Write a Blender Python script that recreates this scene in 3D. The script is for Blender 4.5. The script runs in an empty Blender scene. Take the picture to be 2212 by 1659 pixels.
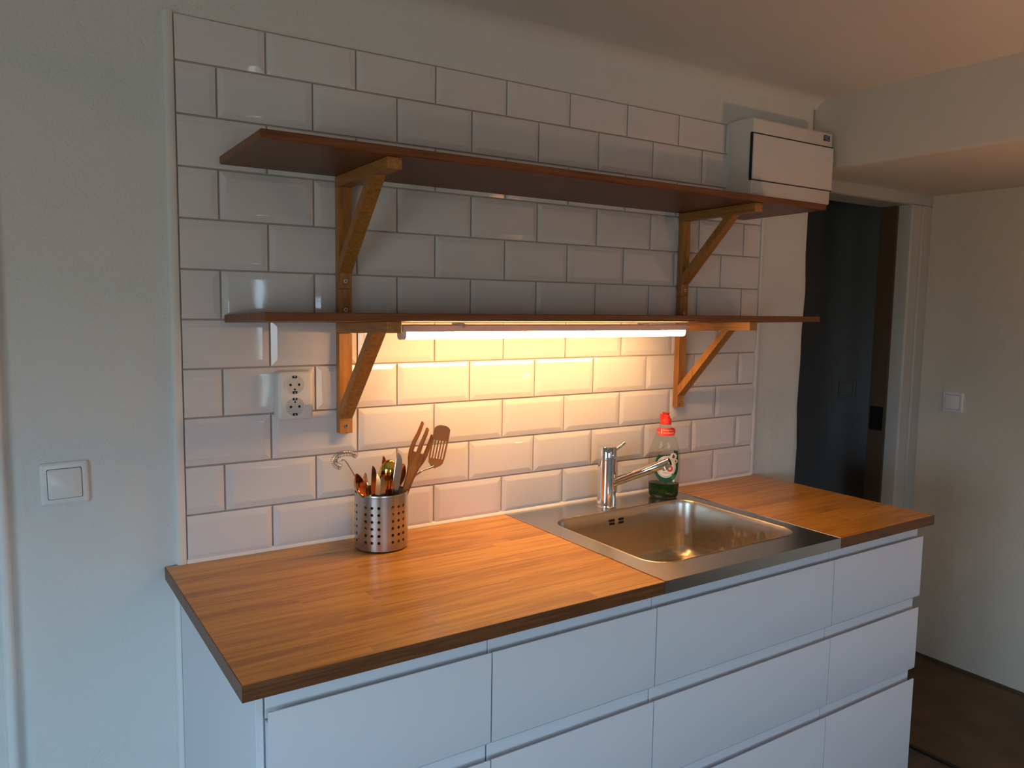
import bpy, bmesh, math, random
from mathutils import Vector, Matrix
random.seed(7)
PI = math.pi
SC = bpy.context.scene
COL = SC.collection
H0 = 2.05            # measured heights are taken from the top of the tiling; the floor is 2.05 m below it

# ------------------------------------------------------------------ camera, world, daylight, exposure
cd = bpy.data.cameras.new('camera'); cam = bpy.data.objects.new('camera', cd); COL.objects.link(cam)
cd.sensor_width = 36.0; cd.lens = 1699.748 / 2212 * 36.0; cd.clip_start = 0.02
rt = Vector((0.83513365, -0.54984115, 0.01505024)); dn = Vector((-0.04220053, -0.09132993, -0.99492611)); fw = Vector((0.54842585, 0.83026114, -0.09947628))
m = Matrix.Identity(4)
for i in range(3):
    m[i][0] = rt[i]; m[i][1] = -dn[i]; m[i][2] = -fw[i]
m[0][3], m[1][3], m[2][3] = -0.3054, -1.7432, -0.5846 + H0
cam.matrix_world = m
SC.camera = cam

SC.view_settings.view_transform = 'Standard'; SC.view_settings.look = 'None'
SC.view_settings.gamma = 1.0; SC.view_settings.use_curve_mapping = False
SC.view_settings.exposure = 0.0
SKY_STRENGTH = 18.0
LAMP_STRENGTH = 70.0
FILL_UPLIGHT_WATTS = 20.0
wd = bpy.data.worlds.new('overcast_dusk_sky'); SC.world = wd; wd.use_nodes = True
bg = wd.node_tree.nodes['Background']; bg.inputs[1].default_value = SKY_STRENGTH
_t = wd.node_tree; _c = _t.nodes.new('ShaderNodeTexCoord'); _s = _t.nodes.new('ShaderNodeSeparateXYZ'); _r = _t.nodes.new('ShaderNodeValToRGB')
_t.links.new(_c.outputs['Generated'], _s.inputs[0]); _a = _t.nodes.new('ShaderNodeMath'); _a.operation = 'MULTIPLY_ADD'; _a.inputs[1].default_value = 0.5; _a.inputs[2].default_value = 0.5
_t.links.new(_s.outputs['Z'], _a.inputs[0]); _t.links.new(_a.outputs[0], _r.inputs[0]); _t.links.new(_r.outputs[0], bg.inputs[0])
_e = _r.color_ramp.elements          # leafy ground below the horizon, clear dusk sky above
_e[0].position = 0.46; _e[0].color = (0.23, 0.245, 0.235, 1); _e[1].position = 0.56; _e[1].color = (0.48, 0.72, 1.0, 1)
ROOM = dict(x0=-1.75, x1=2.95, y0=-4.0, zf=-2.05, zc=0.127)
WIN_L = (-2.40, -1.25, -1.45, -0.50)     # glazed opening in the left wall: y0, y1, z0, z1
WIN_C = (-0.90, 0.15, -1.40, -0.55)     # added unseen rear-wall window, more daylight on drawer fronts: x0, x1, z0, z1
WIN_B = (1.27, 1.36, -1.40, -0.42)       # narrow side light in the rear wall: x0, x1, z0, z1
def portal(name, loc, rot, sx, sy):
    ld = bpy.data.lights.new(name, 'AREA'); ld.shape = 'RECTANGLE'; ld.size = sx; ld.size_y = sy; ld.cycles.is_portal = True
    o = bpy.data.objects.new(name, ld); o.location = loc; o.rotation_euler = rot; COL.objects.link(o)
portal('daylight_portal_left', (ROOM['x0'] - 0.06, (WIN_L[0] + WIN_L[1]) / 2, (WIN_L[2] + WIN_L[3]) / 2 + H0), (0, -PI / 2, 0), WIN_L[3] - WIN_L[2], WIN_L[1] - WIN_L[0])
portal('daylight_portal_added', ((WIN_C[0] + WIN_C[1]) / 2, ROOM['y0'] - 0.06, (WIN_C[2] + WIN_C[3]) / 2 + H0), (PI / 2, 0, 0), WIN_C[1] - WIN_C[0], WIN_C[3] - WIN_C[2])
portal('daylight_portal_rear', ((WIN_B[0] + WIN_B[1]) / 2, ROOM['y0'] - 0.06, (WIN_B[2] + WIN_B[3]) / 2 + H0), (PI / 2, 0, 0), WIN_B[1] - WIN_B[0], WIN_B[3] - WIN_B[2])
SC.cycles.use_denoising = True
SC.cycles.max_bounces = 6; SC.cycles.diffuse_bounces = 3; SC.cycles.glossy_bounces = 4; SC.cycles.use_adaptive_sampling = True; SC.cycles.adaptive_threshold = 0.08; SC.cycles.adaptive_min_samples = 16
SC.cycles.transparent_max_bounces = 16; SC.cycles.sample_clamp_indirect = 6.0
SC.cycles.caustics_reflective = False; SC.cycles.caustics_refractive = False

# ------------------------------------------------------------------ materials
def mat(name, color, rough=0.5, metal=0.0, spec=0.5, **kw):
    mt = bpy.data.materials.new(name); mt.use_nodes = True
    b = mt.node_tree.nodes['Principled BSDF']
    b.inputs['Base Color'].default_value = (*color, 1); b.inputs['Roughness'].default_value = rough
    b.inputs['Metallic'].default_value = metal; b.inputs['Specular IOR Level'].default_value = spec
    for k, v in kw.items(): b.inputs[k.replace('_', ' ')].default_value = v
    return mt
def N(mt, t, **kw):
    n = mt.node_tree.nodes.new(t)
    for k, v in kw.items(): setattr(n, k, v)
    return n
def L(mt, a, b): mt.node_tree.links.new(a, b)
def BS(mt): return mt.node_tree.nodes['Principled BSDF']
def add_bump(mt, layers, dist=0.002, strength=1.0, mapping=None):
    """layers: (noise scale, detail, weight)"""
    tc = N(mt, 'ShaderNodeTexCoord'); src = tc.outputs['Object']
    if mapping:
        mp = N(mt, 'ShaderNodeMapping'); mp.inputs['Scale'].default_value = mapping; L(mt, src, mp.inputs[0]); src = mp.outputs[0]
    acc = None
    for sc, de, w in layers:
        nz = N(mt, 'ShaderNodeTexNoise'); nz.inputs['Scale'].default_value = sc; nz.inputs['Detail'].default_value = de
        L(mt, src, nz.inputs['Vector'])
        mu = N(mt, 'ShaderNodeMath', operation='MULTIPLY'); L(mt, nz.outputs['Fac'], mu.inputs[0]); mu.inputs[1].default_value = w
        if acc is None: acc = mu.outputs[0]
        else:
            ad = N(mt, 'ShaderNodeMath', operation='ADD'); L(mt, acc, ad.inputs[0]); L(mt, mu.outputs[0], ad.inputs[1]); acc = ad.outputs[0]
    bp = N(mt, 'ShaderNodeBump'); bp.inputs['Distance'].default_value = dist; bp.inputs['Strength'].default_value = strength
    L(mt, acc, bp.inputs['Height']); L(mt, bp.outputs[0], BS(mt).inputs['Normal'])
    return acc
def vary_color(mt, c1, c2, scale, detail=4, mapping=None, lo=0.35, hi=0.65):
    tc = N(mt, 'ShaderNodeTexCoord'); src = tc.outputs['Object']
    if mapping:
        mp = N(mt, 'ShaderNodeMapping'); mp.inputs['Scale'].default_value = mapping; L(mt, src, mp.inputs[0]); src = mp.outputs[0]
    nz = N(mt, 'ShaderNodeTexNoise'); nz.inputs['Scale'].default_value = scale; nz.inputs['Detail'].default_value = detail; L(mt, src, nz.inputs['Vector'])
    cr = N(mt, 'ShaderNodeValToRGB'); cr.color_ramp.elements[0].position = lo; cr.color_ramp.elements[1].position = hi
    cr.color_ramp.elements[0].color = (*c1, 1); cr.color_ramp.elements[1].color = (*c2, 1)
    L(mt, nz.outputs['Fac'], cr.inputs[0]); L(mt, cr.outputs[0], BS(mt).inputs['Base Color'])
    return nz

def wood(name, dark, mid, light, grain=(1.6, 26, 26), rough=0.42, tone=0.35, spec=0.4, bump=0.0006, ring=0.09):
    """oiled wood; the first axis of `grain` with the low number is the grain direction; each piece has its own tone"""
    mt = mat(name, mid, rough, spec=spec)
    tc = N(mt, 'ShaderNodeTexCoord'); oi = N(mt, 'ShaderNodeObjectInfo')
    off = N(mt, 'ShaderNodeVectorMath', operation='SCALE'); off.inputs[0].default_value = (17.0, 9.0, 5.0); L(mt, oi.outputs['Random'], off.inputs['Scale'])
    ad = N(mt, 'ShaderNodeVectorMath', operation='ADD'); L(mt, tc.outputs['Object'], ad.inputs[0]); L(mt, off.outputs[0], ad.inputs[1])
    mp = N(mt, 'ShaderNodeMapping'); mp.inputs['Scale'].default_value = grain; L(mt, ad.outputs[0], mp.inputs[0])
    n1 = N(mt, 'ShaderNodeTexNoise'); n1.inputs['Scale'].default_value = 1.0; n1.inputs['Detail'].default_value = 5; n1.inputs['Distortion'].default_value = 0.6
    L(mt, mp.outputs[0], n1.inputs['Vector'])
    # growth rings: sine of a slowly varying field
    mu = N(mt, 'ShaderNodeMath', operation='MULTIPLY'); L(mt, n1.outputs['Fac'], mu.inputs[0]); mu.inputs[1].default_value = 42.0
    si = N(mt, 'ShaderNodeMath', operation='SINE'); L(mt, mu.outputs[0], si.inputs[0])
    mp2 = N(mt, 'ShaderNodeMapping'); mp2.inputs['Scale'].default_value = (grain[0] * 4, grain[1] * 9, grain[2] * 9); L(mt, ad.outputs[0], mp2.inputs[0])
    n2 = N(mt, 'ShaderNodeTexNoise'); n2.inputs['Scale'].default_value = 1.0; n2.inputs['Detail'].default_value = 3; L(mt, mp2.outputs[0], n2.inputs['Vector'])
    a = N(mt, 'ShaderNodeMath', operation='MULTIPLY_ADD'); L(mt, si.outputs[0], a.inputs[0]); a.inputs[1].default_value = ring; L(mt, n2.outputs['Fac'], a.inputs[2])
    tn = N(mt, 'ShaderNodeMath', operation='SUBTRACT'); L(mt, oi.outputs['Random'], tn.inputs[0]); tn.inputs[1].default_value = 0.5
    b = N(mt, 'ShaderNodeMath', operation='MULTIPLY_ADD'); L(mt, tn.outputs[0], b.inputs[0]); b.inputs[1].default_value = tone; L(mt, a.outputs[0], b.inputs[2])
    cr = N(mt, 'ShaderNodeValToRGB'); e = cr.color_ramp.elements
    e[0].position = 0.2; e[0].color = (*dark, 1); e[1].position = 0.8; e[1].color = (*light, 1)
    k = e.new(0.5); k.color = (*mid, 1)
    L(mt, b.outputs[0], cr.inputs[0]); L(mt, cr.outputs[0], BS(mt).inputs['Base Color'])
    bp = N(mt, 'ShaderNodeBump'); bp.inputs['Distance'].default_value = bump; bp.inputs['Strength'].default_value = 0.6
    L(mt, a.outputs[0], bp.inputs['Height']); L(mt, bp.outputs[0], BS(mt).inputs['Normal'])
    return mt
def thin_clear(name, tint, ior=1.35, rough=0.06, extra=0.0):
    mt = bpy.data.materials.new(name); mt.use_nodes = True; nt = mt.node_tree
    nt.nodes.remove(BS(mt)); out = nt.nodes['Material Output']
    tr = N(mt, 'ShaderNodeBsdfTransparent'); tr.inputs[0].default_value = (*tint, 1)
    gl = N(mt, 'ShaderNodeBsdfGlossy'); gl.inputs['Roughness'].default_value = rough
    fr = N(mt, 'ShaderNodeFresnel'); fr.inputs[0].default_value = ior
    ge = N(mt, 'ShaderNodeNewGeometry'); im = N(mt, 'ShaderNodeMapRange')          # a thin sheet reflects alike from both sides
    im.inputs['To Min'].default_value = ior; im.inputs['To Max'].default_value = 1.0 / ior
    L(mt, ge.outputs['Backfacing'], im.inputs['Value']); L(mt, im.outputs[0], fr.inputs[0])
    ad = N(mt, 'ShaderNodeMath', operation='ADD'); L(mt, fr.outputs[0], ad.inputs[0]); ad.inputs[1].default_value = extra
    mx = N(mt, 'ShaderNodeMixShader'); L(mt, ad.outputs[0], mx.inputs[0]); L(mt, tr.outputs[0], mx.inputs[1]); L(mt, gl.outputs[0], mx.inputs[2])
    L(mt, mx.outputs[0], out.inputs[0]); return mt
def emitter(name, color, strength):
    mt = mat(name, (0.9, 0.88, 0.82), 0.4)
    BS(mt).inputs['Emission Color'].default_value = (*color, 1); BS(mt).inputs['Emission Strength'].default_value = strength
    return mt

M = {}
M['plaster'] = mat('painted_plaster', (0.70, 0.69, 0.66), 0.85, spec=0.25)
add_bump(M['plaster'], [(11, 2, 1.0), (150, 3, 0.30)], dist=0.009, strength=0.75)
M['ceiling'] = mat('painted_ceiling', (0.72, 0.70, 0.66), 0.9, spec=0.2); add_bump(M['ceiling'], [(7, 2, 1.0)], dist=0.006, strength=0.4)
M['hallwall'] = mat('cream_painted_plaster', (0.70, 0.635, 0.52), 0.85, spec=0.25); add_bump(M['hallwall'], [(11, 2, 1.0), (150, 3, 0.30)], dist=0.009, strength=0.75)
M['hallceiling'] = mat('cream_painted_ceiling', (0.72, 0.65, 0.55), 0.9, spec=0.2)
M['tile'] = mat('white_glazed_tile', (0.72, 0.685, 0.68), 0.045, spec=0.5); add_bump(M['tile'], [(16, 1, 1.0), (230, 1, 0.035)], dist=0.0006, strength=0.5)
M['grout'] = mat('grey_grout', (0.43, 0.36, 0.325), 0.9); add_bump(M['grout'], [(300, 2, 1)], dist=0.0006)
M['white_trim'] = mat('white_plastic_trim', (0.78, 0.76, 0.73), 0.35)
M['caulk'] = mat('white_silicone', (0.82, 0.80, 0.76), 0.45)
M['cab'] = mat('white_satin_lacquer', (0.735, 0.74, 0.775), 0.38, spec=0.4)
M['carcass'] = mat('white_melamine', (0.70, 0.71, 0.72), 0.5)
M['oak'] = wood('oiled_oak_staves', (0.42, 0.175, 0.028), (0.58, 0.270, 0.046), (0.70, 0.360, 0.075), rough=0.28, tone=0.30, ring=0.13, grain=(1.0, 11, 11))
M['edge'] = wood('shade_toned_oiled_edging', (0.10, 0.036, 0.012), (0.165, 0.060, 0.020), (0.22, 0.085, 0.030), rough=0.4, tone=0.05)  # darker brown stands in for shade on the worktop edges
M['shelf'] = wood('dark_oiled_shelf_wood', (0.12, 0.034, 0.010), (0.19, 0.060, 0.018), (0.25, 0.085, 0.026), rough=0.42, tone=0.1)
M['beech_y'] = wood('bracket_wood_along_y', (0.30, 0.12, 0.028), (0.42, 0.18, 0.043), (0.50, 0.235, 0.065), grain=(26, 1.6, 26), tone=0.12)
M['beech_z'] = wood('bracket_wood_along_z', (0.30, 0.12, 0.028), (0.42, 0.18, 0.043), (0.50, 0.235, 0.065), grain=(26, 26, 1.6), tone=0.12)
M['spoonwood'] = wood('cooking_wood', (0.16, 0.055, 0.006), (0.27, 0.095, 0.010), (0.34, 0.13, 0.018), grain=(30, 30, 2), tone=0.05, rough=0.5, spec=0.3)
M['steel'] = mat('brushed_steel', (0.56, 0.55, 0.53), 0.27, metal=1.0); add_bump(M['steel'], [(1, 3, 1)], dist=0.0002, strength=0.25, mapping=(8, 400, 400))
M['bowlsteel'] = mat('worn_lamp_tinted_bowl_steel', (0.56, 0.50, 0.42), 0.33, metal=1.0)  # warm lamp light is tinted into the bowl's base colour
def spots(mt, base, lo, hi):
    tc = N(mt, 'ShaderNodeTexCoord'); nz = N(mt, 'ShaderNodeTexNoise'); nz.inputs['Scale'].default_value = 55; nz.inputs['Detail'].default_value = 5
    L(mt, tc.outputs['Object'], nz.inputs['Vector'])
    mr = N(mt, 'ShaderNodeMapRange'); mr.inputs['From Min'].default_value = 0.55; mr.inputs['From Max'].default_value = 0.72; mr.inputs['To Min'].default_value = lo; mr.inputs['To Max'].default_value = hi
    L(mt, nz.outputs['Fac'], mr.inputs['Value']); L(mt, mr.outputs[0], BS(mt).inputs['Roughness'])
spots(M['bowlsteel'], None, 0.30, 0.55)
M['chrome'] = mat('polished_chrome', (0.82, 0.80, 0.78), 0.05, metal=1.0)
M['cupsteel'] = mat('cup_brushed_steel', (0.47, 0.44, 0.41), 0.27, metal=1.0); add_bump(M['cupsteel'], [(1, 2, 1)], dist=0.0002, strength=0.3, mapping=(500, 500, 10))
M['copper'] = mat('copper_cutlery', (0.78, 0.33, 0.13), 0.12, metal=1.0)
M['gold'] = mat('gold_cutlery', (0.88, 0.55, 0.12), 0.10, metal=1.0)
M['cutsteel'] = mat('cutlery_steel', (0.58, 0.54, 0.48), 0.20, metal=1.0)
M['dark'] = mat('dark_recess', (0.012, 0.010, 0.010), 0.7)
M['darkmetal'] = mat('dark_metal', (0.03, 0.028, 0.025), 0.4, metal=0.6)
M['zinc'] = mat('zinc_screw', (0.65, 0.63, 0.6), 0.3, metal=1.0)
M['plastic'] = mat('white_plastic', (0.76, 0.74, 0.71), 0.3)
M['greyplastic'] = mat('socket_inner_plastic', (0.60, 0.58, 0.55), 0.3)
M['boxplastic'] = mat('box_plastic', (0.74, 0.70, 0.68), 0.4)
M['label_dark'] = mat('label_dark_print', (0.04, 0.06, 0.09), 0.5)
M['label_light'] = mat('label_light_print', (0.45, 0.5, 0.55), 0.5)
M['lamp'] = emitter('lamp_diffuser', (1.0, 0.545, 0.205), LAMP_STRENGTH)
M['lamphouse'] = mat('lamp_housing', (0.70, 0.66, 0.60), 0.4)
M['floor'] = mat('dark_floor_boards', (0.10, 0.075, 0.055), 0.5); vary_color(M['floor'], (0.07, 0.05, 0.035), (0.13, 0.095, 0.07), 3, mapping=(1, 9, 1))
M['hallfloor'] = mat('brown_hall_floor', (0.12, 0.07, 0.035), 0.6); vary_color(M['hallfloor'], (0.10, 0.06, 0.03), (0.15, 0.09, 0.045), 6)
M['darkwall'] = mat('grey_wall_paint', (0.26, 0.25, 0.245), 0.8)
M['frame'] = mat('grey_white_door_paint', (0.50, 0.50, 0.46), 0.55); add_bump(M['frame'], [(40, 3, 1)], dist=0.001, mapping=(1, 1, 0.1))
M['browntrim'] = mat('brown_door_rebate', (0.10, 0.062, 0.035), 0.6)
M['clear'] = thin_clear('clear_bottle_plastic', (0.93, 0.94, 0.90))
M['glass'] = thin_clear('window_glass', (0.97, 0.99, 0.98), ior=1.45, rough=0.0)
M['liquid'] = mat('green_dish_soap', (0.004, 0.055, 0.012), 0.08, Transmission_Weight=0.35)
M['red'] = mat('red_plastic', (0.80, 0.035, 0.02), 0.35)
M['redlabel'] = mat('red_print', (0.78, 0.05, 0.04), 0.4)
M['greenlabel'] = mat('green_print', (0.008, 0.075, 0.025), 0.4)
M['whiteprint'] = mat('white_print', (0.85, 0.82, 0.74), 0.45)
M['brownprint'] = mat('brown_print', (0.22, 0.10, 0.04), 0.5)
M['greenprint2'] = mat('light_green_print', (0.05, 0.22, 0.05), 0.45)

# ------------------------------------------------------------------ helpers
WL = {}
def V(x, y, z): return Vector((x, y, z + H0))
def props(o, label=None, cat=None, group=None, kind=None):
    if label: o['label'] = label
    if cat: o['category'] = cat
    if group: o['group'] = group
    if kind: o['kind'] = kind
    return o
def thing(name, base, label=None, cat=None, group=None, kind=None):
    o = bpy.data.objects.new(name, None); o.empty_display_size = 0.05; COL.objects.link(o)
    o.location = V(*base); WL[o] = V(*base)
    return props(o, label, cat, group, kind)
def new_mesh(name, bm, smooth=None):
    bmesh.ops.recalc_face_normals(bm, faces=bm.faces[:])
    me = bpy.data.meshes.new(name); bm.to_mesh(me); bm.free()
    if smooth is not None:
        me.shade_smooth()
        if smooth < 180: me.set_sharp_from_angle(angle=math.radians(smooth))
    return me
def put(name, bm, mt, parent=None, origin=None, smooth=None, local=False, **kw):
    """bm in room coordinates (heights from the tiling top) unless local; linked as one mesh object"""
    if local:
        me = new_mesh(name, bm, smooth); o = bpy.data.objects.new(name, me); o.parent = parent
    else:
        org = V(*origin) if origin else (WL[parent] if parent else V(0, 0, -H0))
        bmesh.ops.translate(bm, verts=bm.verts[:], vec=Vector((0, 0, H0)) - org)
        me = new_mesh(name, bm, smooth); o = bpy.data.objects.new(name, me)
        o.location = org - (WL[parent] if parent else Vector((0, 0, 0))); WL[o] = org
        if parent: o.parent = parent
    if mt is not None: me.materials.append(mt)
    COL.objects.link(o)
    return props(o, **kw)
def BM(): return bmesh.new()
def box(bm, x0, x1, y0, y1, z0, z1, bev=0, seg=1):
    vs = [bm.verts.new((x, y, z)) for x in (x0, x1) for y in (y0, y1) for z in (z0, z1)]
    fs = [(0, 1, 3, 2), (4, 6, 7, 5), (0, 4, 5, 1), (2, 3, 7, 6), (0, 2, 6, 4), (1, 5, 7, 3)]
    faces = [bm.faces.new([vs[i] for i in f]) for f in fs]
    if bev:
        es = list({e for f in faces for e in f.edges})
        bmesh.ops.bevel(bm, geom=es, offset=bev, segments=seg, profile=0.5, affect='EDGES')
    return bm
def prism(bm, poly, axis, a, b):
    """poly: 2-D points; extruded along axis from a to b (x: (y,z), y: (x,z), z: (x,y))"""
    def p(u, v, t): return {'x': (t, u, v), 'y': (u, t, v), 'z': (u, v, t)}[axis]
    A = [bm.verts.new(p(u, v, a)) for u, v in poly]; B = [bm.verts.new(p(u, v, b)) for u, v in poly]
    n = len(poly); bm.faces.new(A); bm.faces.new(B[::-1])
    for i in range(n): bm.faces.new((A[i], A[(i + 1) % n], B[(i + 1) % n], B[i]))
    return bm
def rings(bm, loops, closed_ends=(True, True)):
    R_ = [[bm.verts.new(p) for p in lp] for lp in loops]; n = len(loops[0])
    for a, b in zip(R_, R_[1:]):
        for i in range(n): bm.faces.new((a[i], a[(i + 1) % n], b[(i + 1) % n], b[i]))
    if closed_ends[0]: bm.faces.new(R_[0])
    if closed_ends[1]: bm.faces.new(R_[-1][::-1])
    return R_
def tube(bm, pts, r, seg=10, caps=True):
    pts = [Vector(p) for p in pts]; loops = []; up = None
    for i, p in enumerate(pts):
        t = (pts[min(i + 1, len(pts) - 1)] - pts[max(i - 1, 0)]).normalized()
        if up is None:
            up = Vector((0, 0, 1)) if abs(t.z) < 0.9 else Vector((1, 0, 0))
        n = (up - t * up.dot(t)).normalized(); b = t.cross(n); up = n
        rr = r[i] if isinstance(r, (list, tuple)) else r
        loops.append([p + (n * math.cos(2 * PI * k / seg) + b * math.sin(2 * PI * k / seg)) * rr for k in range(seg)])
    rings(bm, loops, (caps, caps)); return bm
def lathe(bm, prof, c, seg=40, caps=(True, True)):
    rings(bm, [[(c[0] + r * math.cos(2 * PI * k / seg), c[1] + r * math.sin(2 * PI * k / seg), c[2] + z) for k in range(seg)] for r, z in prof], caps); return bm
def rrect(x0, x1, y0, y1, r, n=8):
    out = []
    for cx, cy, a0 in ((x1 - r, y1 - r, 0), (x0 + r, y1 - r, 90), (x0 + r, y0 + r, 180), (x1 - r, y0 + r, 270)):
        for k in range(n + 1):
            a = math.radians(a0 + 90 * k / n); out.append((cx + r * math.cos(a), cy + r * math.sin(a)))
    return out
def disc_y(bm, cx, cz, r, y0, y1, seg=24, sq=1.0):
    poly = [(cx + r * math.cos(2 * PI * k / seg), cz + sq * r * math.sin(2 * PI * k / seg)) for k in range(seg)]
    return prism(bm, poly, 'y', y0, y1)
def struct(name, bm, mt, parent=None, **kw):
    return put(name, bm, mt, parent, kind='structure', **kw)
def text_bm(s, size):
    cu = bpy.data.curves.new('print', 'FONT'); cu.body = s; cu.size = size; cu.align_x = 'CENTER'; cu.align_y = 'CENTER'; cu.resolution_u = 2
    o = bpy.data.objects.new('print', cu); COL.objects.link(o)
    dg = bpy.context.evaluated_depsgraph_get(); me = bpy.data.meshes.new_from_object(o.evaluated_get(dg))
    bm = bmesh.new(); bm.from_mesh(me); bpy.data.objects.remove(o); bpy.data.curves.remove(cu); bpy.data.meshes.remove(me)
    return bm

# ------------------------------------------------------------------ the room shell
X0, X1, Y0, ZF, ZC = ROOM['x0'], ROOM['x1'], ROOM['y0'], ROOM['zf'], ROOM['zc']
WX = 2.072                                        # right-hand end of the kitchen wall
# kitchen wall (behind the tiles) with a hand-plastered, slightly uneven end
bm = BM(); zs = [ZF + (ZC - ZF) * k / 60 for k in range(61)]
def wob(z): return 0.0035 * math.sin(z * 9.0) + 0.0025 * math.sin(z * 23.0 + 1) + random.uniform(-0.0012, 0.0012)
loops = []
for z in zs:
    e = WX + wob(z)
    loops.append([(X0, 0.006, z), (WX - 0.03, 0.006, z), (e - 0.010, 0.006, z), (e - 0.003, 0.009, z), (e, 0.016, z), (e, 0.19, z), (X0, 0.19, z)])
rings(bm, loops)
wall_back = struct('wall_back', bm, M['plaster'], smooth=40)
props(wall_back, label='uneven white plaster wall behind the tiled splashback')
# side walls
bm = BM(); box(bm, X1, X1 + 0.15, Y0, 0.19, ZF, ZC); wall_right = struct('wall_right', bm, M['hallwall'])
def wall_with_holes(bm, axis, a0, a1, t0, t1, *holes):
    cells = []; a = a0
    for h0, h1, z0, z1 in holes:
        cells += [(a, h0, ZF, ZC), (h0, h1, ZF, z0), (h0, h1, z1, ZC)]; a = h1
    for (p, q, s, t) in cells + [(a, a1, ZF, ZC)]:
        if axis == 'x': box(bm, t0, t1, p, q, s, t)
        else: box(bm, p, q, t0, t1, s, t)
bm = BM(); wall_with_holes(bm, 'x', Y0, 0.19, X0 - 0.12, X0, WIN_L); struct('wall_left', bm, M['plaster'])
bm = BM(); wall_with_holes(bm, 'y', X0 - 0.12, X1 + 0.15, Y0 - 0.12, Y0, WIN_C, WIN_B); struct('wall_rear', bm, M['plaster'])
# windows behind and beside the viewer
w1 = thing('window_1', (X0 - 0.06, (WIN_L[0] + WIN_L[1]) / 2, WIN_L[2]), kind='structure')
bm = BM(); a, b, c, d = WIN_L
for (p, q, s, t) in ((a, a + 0.05, c, d), (b - 0.05, b, c, d), (a, b, c, c + 0.05), (a, b, d - 0.05, d), ((a + b) / 2 - 0.03, (a + b) / 2 + 0.03, c, d)): box(bm, X0 - 0.09, X0 - 0.03, p, q, s, t)
put('window_frame', bm, M['white_trim'], w1)
for p, q in ((a + 0.05, (a + b) / 2 - 0.03), ((a + b) / 2 + 0.03, b - 0.05)):
    bm = BM(); box(bm, X0 - 0.064, X0 - 0.06, p, q, c + 0.05, d - 0.05); put('pane', bm, M['glass'], w1)
w2 = thing('window_2', ((WIN_B[0] + WIN_B[1]) / 2, Y0 - 0.06, WIN_B[2]), kind='structure'); a, b, c, d = WIN_B
bm = BM()
for (p, q, s, t) in ((a, a + 0.008, c, d), (b - 0.008, b, c, d), (a, b, c, c + 0.01), (a, b, d - 0.01, d)): box(bm, p, q, Y0 - 0.09, Y0 - 0.03, s, t)
put('window_frame', bm, M['white_trim'], w2)
bm = BM(); box(bm, a + 0.008, b - 0.008, Y0 - 0.064, Y0 - 0.06, c + 0.01, d - 0.01); put('pane', bm, M['glass'], w2)
w3 = thing('added_window', ((WIN_C[0] + WIN_C[1]) / 2, Y0 - 0.06, WIN_C[2]), kind='structure'); a, b, c, d = WIN_C; mx_ = (a + b) / 2  # unseen window put in for extra daylight
bm = BM()
for (p, q, s, t) in ((a, a + 0.05, c, d), (b - 0.05, b, c, d), (a, b, c, c + 0.05), (a, b, d - 0.05, d), (mx_ - 0.03, mx_ + 0.03, c, d)): box(bm, p, q, Y0 - 0.09, Y0 - 0.03, s, t)
put('window_frame', bm, M['white_trim'], w3)
for p, q in ((a + 0.05, mx_ - 0.03), (mx_ + 0.03, b - 0.05)):
    bm = BM(); box(bm, p, q, Y0 - 0.064, Y0 - 0.06, c + 0.05, d - 0.05); put('pane', bm, M['glass'], w3)
# ceiling with a soft cove against the kitchen wall, and the lowered hall ceiling
HX = 2.082; HZ = -0.112
bm = BM(); prof = [(Y0, ZC), (-0.05, ZC), (-0.025, ZC - 0.004), (-0.008, ZC - 0.014), (0.006, ZC - 0.03), (0.19, ZC - 0.03), (0.19, ZC + 0.12), (Y0, ZC + 0.12)]
prism(bm, prof, 'x', X0 - 0.1, HX + 0.05); struct('ceiling', bm, M['ceiling'], smooth=40)
bm = BM(); prof = [(HX, ZC + 0.12), (HX, HZ + 0.012), (HX + 0.004, HZ + 0.004), (HX + 0.012, HZ), (X1 + 0.1, HZ), (X1 + 0.1, ZC + 0.12)]
prism(bm, prof, 'y', Y0, 0.07); struct('ceiling_hall', bm, M['hallceiling'], smooth=40)
# floors
bm = BM(); box(bm, X0, 2.232, Y0, 0.19, ZF - 0.1, ZF); struct('floor', bm, M['floor'])
bm = BM(); box(bm, 2.232, X1, Y0, 1.9, ZF - 0.1, ZF + 0.001); struct('floor_hall', bm, M['hallfloor'])
bm = BM(); box(bm, 2.222, 2.240, Y0, 0.07, ZF, ZF + 0.006, 0.002); struct('trim_5', bm, M['darkmetal'])
bm = BM(); box(bm, X1 - 0.006, X1, Y0, 0.065, ZF, ZF + 0.012); struct('baseboard_right', bm, M['browntrim'])
# dark room seen through the doorway
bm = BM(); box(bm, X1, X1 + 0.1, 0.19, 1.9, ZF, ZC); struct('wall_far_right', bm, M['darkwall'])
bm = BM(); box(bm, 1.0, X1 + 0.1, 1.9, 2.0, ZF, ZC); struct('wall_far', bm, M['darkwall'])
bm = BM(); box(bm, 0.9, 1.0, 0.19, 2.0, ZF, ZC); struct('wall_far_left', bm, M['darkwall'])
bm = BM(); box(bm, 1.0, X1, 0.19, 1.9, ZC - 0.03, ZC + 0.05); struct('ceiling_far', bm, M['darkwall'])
bm = BM(); box(bm, 1.0, 2.232, 0.19, 1.9, ZF - 0.1, ZF); struct('floor_far', bm, M['hallfloor'])
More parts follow.
